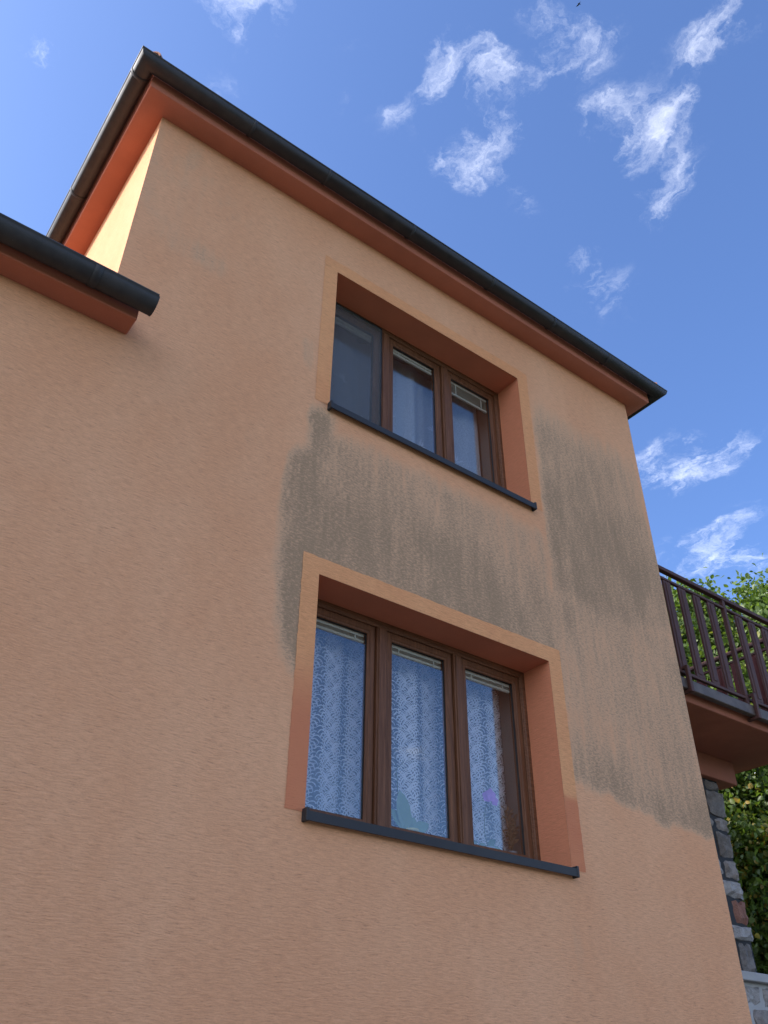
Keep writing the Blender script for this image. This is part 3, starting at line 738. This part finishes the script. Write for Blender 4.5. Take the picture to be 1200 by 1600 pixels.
MB().tube([(2.38, .41, ZI+.07), (2.29, .40, ZI+.28), (2.27, .395, ZI+.46), (2.33, .39, ZI+.52)], [.004, .004, .003, .002]).build('stem', M_stem, bl, True)
sm = thing('trailing_plant', 'dark arching leaves at the foot of the lower window beside the orchid', 'plant', (2.88, 0.41, ZI))
pot(2.88, .42, .05, .07, M_pot, sm)
for k in range(6):
    a = k*1.05; blade((2.88, .41, ZI+.06), (math.cos(a), -.2, .9), .17, .018, .11).build('leaf', M_leafP, sm, True)
dr = thing('dried_bouquet', 'brown dried flower stalks at the right edge of the lower window', 'bouquet', (3.29, 0.41, ZI))
pot(3.29, .42, .04, .10, M_pot, dr, 'vase')
r = random.Random(5)
for k in range(15):
    dx, dy = r.uniform(-.09, .05), r.uniform(-.05, .02); h = r.uniform(.22, .46)
    st = MB().tube([(3.29, .415, ZI+.08), (3.29+dx*.5, .41+dy*.5, ZI+h*.6), (3.29+dx, .41+dy, ZI+h)], [.002, .002, .0015], 5).build('stalk', M_dry, dr)
    for q in range(6):
        t = .5+.5*q/6; b = (3.29+dx*t, .41+dy*t, ZI+h*t)
        blade(b, (r.uniform(-1, 1), r.uniform(-.6, 0), r.uniform(.2, 1.2)), .045, .008, .01, n=3).build('dry_leaf', M_dry, st)

# ------------------------------------------------------------------ balcony at the right side wall
YR, XE, ZR = 0.30, 7.82, 6.205
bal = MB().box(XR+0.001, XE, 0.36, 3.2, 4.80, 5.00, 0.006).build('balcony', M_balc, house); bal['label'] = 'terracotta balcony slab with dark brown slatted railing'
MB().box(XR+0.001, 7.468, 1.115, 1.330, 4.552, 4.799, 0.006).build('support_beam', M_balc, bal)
box('edge_channel', M_rust, bal, XR+0.05, XE+0.09, 0.262, 0.326, 4.868, 4.975, 0.006)
box('edge_channel', M_rust, bal, XE+0.03, XE+0.09, 0.33, 3.2, 4.868, 4.975, 0.006)
box('floor_plate', M_gasket, bal, XR+0.01, XE+0.02, 0.33, 3.2, 5.001, 5.03, 0.003)
for (rr, z0, z1, y0, y1) in (('hand_rail', ZR-0.045, ZR, YR-0.028, YR+0.028), ('upper_rail', ZR-0.150, ZR-0.120, YR-0.018, YR+0.018), ('lower_rail', 5.035, 5.066, YR-0.018, YR+0.018)):
    box(rr, M_rail, bal, XR+0.02, XE+0.03, y0, y1, z0, z1, 0.004)
    box(rr, M_rail, bal, XE-(YR-y0), XE+(y1-YR), YR+0.05, 3.2, z0-0.001, z1-0.001, 0.004)
def baluster(mat, ax):
    mb = MB(); hw = 0.060
    if ax == 'x': mb.box(-hw, hw, -0.012, 0.012, 5.068, ZR-0.151, 0.004); mb.box(-hw*.45, hw*.45, -0.019, -0.0125, 5.10, ZR-0.18, 0.003)
    else: mb.box(-0.012, 0.012, -hw, hw, 5.068, ZR-0.151, 0.004); mb.box(-0.019, -0.0125, -hw*.45, hw*.45, 5.10, ZR-0.18, 0.003)
    return mb
b0 = None
posts = [5.115, 6.60, XE]
for xx in [5.15+0.2425*i for i in range(11)]:
    if min(abs(xx-p) for p in posts) < 0.06: continue
    if b0 is None: b0 = baluster(M_rail, 'x').build('baluster', M_rail, bal, loc=(xx, YR, 0))
    else: link_data('baluster', b0.data, M_rail, bal, (xx, YR, 0))
b1 = None
for i in range(11):
    yy = 0.52+0.2425*i
    if b1 is None: b1 = baluster(M_railred, 'y').build('baluster', M_railred, bal, loc=(XE, yy, 0))
    else: link_data('baluster', b1.data, M_railred, bal, (XE, yy, 0))
for xx in posts: box('post', M_rail, bal, xx-0.022, xx+0.022, YR-0.022, YR+0.022, 4.98, ZR-0.046, 0.003)
for yy in (1.9, 3.15): box('post', M_rail, bal, XE-0.022, XE+0.022, yy-0.022, yy+0.022, 4.98, ZR-0.046, 0.003)
for xx in (5.60, 6.66):          # clamps that grip the channel from outside
    br = MB(); br.box(xx-0.022, xx+0.022, 0.225, 0.260, 4.835, 5.10, 0.004); br.box(xx-0.020, xx+0.020, 0.258, 0.40, 4.838, 4.866, 0.003); br.box(xx-0.020, xx+0.020, 0.258, 0.30, 5.07, 5.098, 0.003)
    br.build('clamp', M_rail, bal)

# ------------------------------------------------------------------ stone pillar and low stone wall
def stone(x0, x1, z0, z1, yf, yb, mat, parent, seed, rough=0.012, lean=0.0):
    """an irregular hewn block: subdivided box, edges knocked off, face uneven"""
    r = random.Random(seed); n = 4; V = []; Fc = []; idx = {}
    def P(i, j, k):
        key = (i, j, k)
        if key in idx: return idx[key]
        u, v, t = i/n*2-1, j/n*2-1, k
        rnd = 1-0.045*(abs(u)**4+abs(v)**4)
        x = (x0+x1)/2+(x1-x0)/2*u*rnd + lean*v*(x1-x0)/2; z = (z0+z1)/2+(z1-z0)/2*v*rnd
        y = yf if k == 0 else yb
        if k == 0: y += 0.03*(max(abs(u), abs(v))**6) + r.uniform(-rough, rough)
        x += r.uniform(-rough, rough)*0.9; z += r.uniform(-rough, rough)*0.9
        idx[key] = len(V); V.append((x, y, z)); return idx[key]
    for i in range(n):
        for j in range(n): Fc.append((P(i, j, 0), P(i+1, j, 0), P(i+1, j+1, 0), P(i, j+1, 0)))
    rim = [(i, 0) for i in range(n)]+[(n, j) for j in range(n)]+[(i, n) for i in range(n, 0, -1)]+[(0, j) for j in range(n, 0, -1)]
    for a in range(len(rim)):
        b = rim[(a+1) % len(rim)]; a_ = rim[a]; Fc.append((P(*a_, 0), P(*a_, 1), P(*b, 1), P(*b, 0)))
    return link_mesh('stone', V, Fc, mat, parent)
pil = thing('stone_pillar', 'rough grey stone pillar under the balcony beam', 'pillar', (6.95, 1.25, 0.0))
box('mortar_core', M_mortar, pil, 6.62, 7.185, 1.185, 1.32, 0.0, 4.551)
rows = [(4.545, 4.44, 4, .00), (4.43, 4.17, 2, .02), (4.155, 4.03, 0, .03), (4.01, 3.765, 4, .0), (3.75, 3.565, 0, .02), (3.55, 3.385, 1, .0),
        (3.365, 3.15, 3, .01), (3.135, 3.005, 1, .02), (2.99, 2.70, 2, -.03), (2.68, 2.45, 0, 0), (2.43, 2.1, 1, 0), (2.08, 1.8, 0, 0), (1.78, 1.4, 2, 0), (1.38, 1.1, 0, 0), (1.08, .7, 1, 0), (.68, .35, 0, 0), (.33, .02, 2, 0)]
for i, (zt_, zb_, mt, ofs) in enumerate(rows):
    r = random.Random(i+50); xs_ = 6.93+r.uniform(-.05, .06)
    stone(xs_+.012, 7.205+ofs+r.uniform(-.01, .02), zb_, zt_, 1.155+r.uniform(-.015, .01), 1.30, M_st[mt], pil, i, lean=r.uniform(-.05, .05))
    stone(6.60, xs_-.012, zb_+r.uniform(-.02, .0), zt_, 1.160+r.uniform(-.015, .015), 1.30, M_st[r.choice((0, 1, 4))], pil, i+100, lean=r.uniform(-.05, .05))
lw = thing('stone_wall', 'low grey stone wall with pale concrete coping at the lower right', 'wall', (8.0, 1.08, 0.0))
box('mortar_core', M_conc, lw, 5.6, 11.0, 1.045, 1.135, 0.0, 2.625)
MB().box(5.58, 11.0, 0.975, 1.145, 2.627, 2.700, 0.006).build('coping', M_conc, lw)
r = random.Random(21); z = 2.615; row = 0
while z > 0.1:
    h = r.uniform(.17, .30); x = 5.6+r.uniform(0, .2)
    while x < 10.9:
        wdt = r.uniform(.18, .36)
        stone(x+.012, x+wdt-.012, max(.02, z-h+.012+r.uniform(-.01, .02)), z-.012, 1.012+r.uniform(-.012, .012), 1.10, M_st[r.choice((1, 1, 0, 1))], lw, row*100+int(x*10), lean=r.uniform(-.22, .22)); x += wdt
    z -= h; row += 1

# ------------------------------------------------------------------ trees
def tree(name, label, base, centre, rad, n_clump, per, leaf_len, mat, seed, droop=0.5, round_=0.32, cl=0.30, group=None, fill=0.35):
    r = np.random.default_rng(seed); base = Vector(base); centre = Vector(centre)
    t = thing(name, label, 'tree' if 'tree' in name else 'shrub', base, group)
    pts = []
    while len(pts) < n_clump:
        p = r.normal(size=3); p /= np.linalg.norm(p); p *= (fill + (1-fill)*r.random()**0.5)
        if p[2] < -0.92: continue
        k = 0.80+0.35*math.sin(p[0]*5+seed)*math.sin(p[1]*4+2*seed)*math.sin(p[2]*5+1)
        pts.append((centre.x+p[0]*rad[0]*k, centre.y+p[1]*rad[1]*k, centre.z+p[2]*rad[2]*k))
    mb = MB(); fork = base.lerp(centre, 0.55); fork.x = centre.x*.6+base.x*.4; fork.y = centre.y*.6+base.y*.4
    mb.tube([base-Vector((0, 0, .1)), base.lerp(fork, .5)+Vector((.05, .04, 0)), fork], [0.16*rad[0]*.7, .12*rad[0]*.7, .09*rad[0]*.7], 8)
    for i in range(0, n_clump, 2 if n_clump < 200 else 9):
        p = Vector(pts[i]); mid = fork.lerp(p, .5)+Vector(r.normal(size=3))*0.12
        mb.tube([fork, mid, p], [.045*rad[0]*.7, .022, .006], 5)
    mb.build('trunk', M_bark, t, True)
    tot = n_clump*per
    C_ = np.repeat(np.array(pts), per, axis=0) + r.normal(size=(tot, 3))*cl*np.array([1, 1, .75])
    d = r.normal(size=(tot, 3)); d[:, 2] -= droop; d /= np.linalg.norm(d, axis=1)[:, None]
    nrm = r.normal(size=(tot, 3))*0.8; nrm[:, 2] += 0.9
    s = np.cross(d, nrm); s /= np.linalg.norm(s, axis=1)[:, None]; nn = np.cross(s, d)
    L = leaf_len*(0.6+0.7*r.random(tot))[:, None]; W = L*round_
    prof = [(0.0, 0.0), (0.16, 0.62), (0.42, 1.0), (0.70, 0.74), (0.88, 0.34), (1.0, 0.0)]     # outline of one leaf
    V = np.empty((tot, 12, 3)); b = C_
    V[:, 0] = b; V[:, 11] = b+d*L-nn*L*.16; V[:, 1] = b+d*L*.5-nn*L*.03; V[:, 10] = V[:, 1]
    for q in range(1, 5):
        t_, w_ = prof[q]; cen = b+d*L*t_-nn*L*.16*t_*t_
        V[:, 1+q] = cen-s*W*w_+nn*W*w_*.35; V[:, 5+q] = cen+s*W*w_+nn*W*w_*.35
    me = bpy.data.meshes.new('crown'); k = (np.arange(tot)*12)[:, None]
    quads = [(0, 1, 2), (1, 3, 2), (1, 4, 3), (1, 5, 4), (1, 11, 5), (0, 6, 1), (1, 6, 7), (1, 7, 8), (1, 8, 9), (1, 9, 11)]
    F_ = np.concatenate([k+np.array(q)[None] for q in quads])
    me.vertices.add(tot*12); me.vertices.foreach_set('co', V.reshape(-1).astype(np.float32))
    me.loops.add(len(F_)*3); me.loops.foreach_set('vertex_index', F_.reshape(-1).astype(np.int32))
    me.polygons.add(len(F_)); me.polygons.foreach_set('loop_start', (np.arange(len(F_))*3).astype(np.int32)); me.polygons.foreach_set('loop_total', np.full(len(F_), 3, np.int32))
    me.update(calc_edges=True); me.validate()
    tone = np.repeat(np.clip(r.random(tot)*.9+0.1*r.random(tot)+np.repeat(r.normal(size=n_clump)*.12, per), 0, 1), 12)
    at = me.attributes.new('tone', 'FLOAT', 'POINT'); at.data.foreach_set('value', tone.astype(np.float32))
    link_data('crown', me, mat, t)['kind'] = 'stuff'
    return t
def along(px, py, dist): return CAM + view_dir(px, py)*dist
cA = along(1060, 1045, 17.5); tree('walnut_tree', 'green leafy tree behind the balcony, its top just left of the railing post', (cA.x, cA.y, 0), cA, (2.25, 2.25, 2.1), 150, 230, 0.10, M_leafA, 4, cl=.21)
cB = along(1252, 1040, 17.0); tree('walnut_tree', 'taller green tree behind the balcony at the right picture edge', (cB.x+.3, cB.y+.2, 0), cB, (1.7, 1.9, 1.75), 130, 230, 0.10, M_leafA, 9, cl=.21)
cC = along(1198, 1370, 14.5); tree('hazel_shrub', 'dense dark shrub with sunlit yellow green leaves under the balcony', (cC.x, cC.y, 0), cC, (2.1, 2.3, 2.4), 330, 270, 0.082, M_leafB, 14, droop=.7, round_=.40, cl=.27, fill=.35)

# ------------------------------------------------------------------ small things
bp = along(905, 6, 60)
M_bird = plain('bird_feathers', (0.02, 0.02, 0.022), .8)
bd = thing('bird', 'tiny dark bird high in the sky at the top edge', 'bird', bp)
MB().tube([bp+Vector((-.09, .03, 0)), bp+Vector((-.03, .01, .005)), bp+Vector((.05, -.01, .01)), bp+Vector((.10, -.03, .012))], [.008, .03, .028, .006], 8).build('body', M_bird, bd, True)
for sg in (1, -1):
    a = bp+Vector((.03, 0, .01)); o_ = Vector((.04, .14, .06))*sg; o_.z = .06; o2 = Vector((-.05*1, .25*sg, .03))
    MB().add([a, a+o_, a+o2, a+Vector((-.07, .02*sg, 0)), a+Vector((0, 0, -.006)), a+o_+Vector((0, 0, -.004)), a+o2+Vector((0, 0, -.003)), a+Vector((-.07, .02*sg, -.005))],
             [(0, 1, 2, 3), (7, 6, 5, 4), (0, 4, 5, 1), (1, 5, 6, 2), (2, 6, 7, 3), (3, 7, 4, 0)]).build('wing', M_bird, bd)
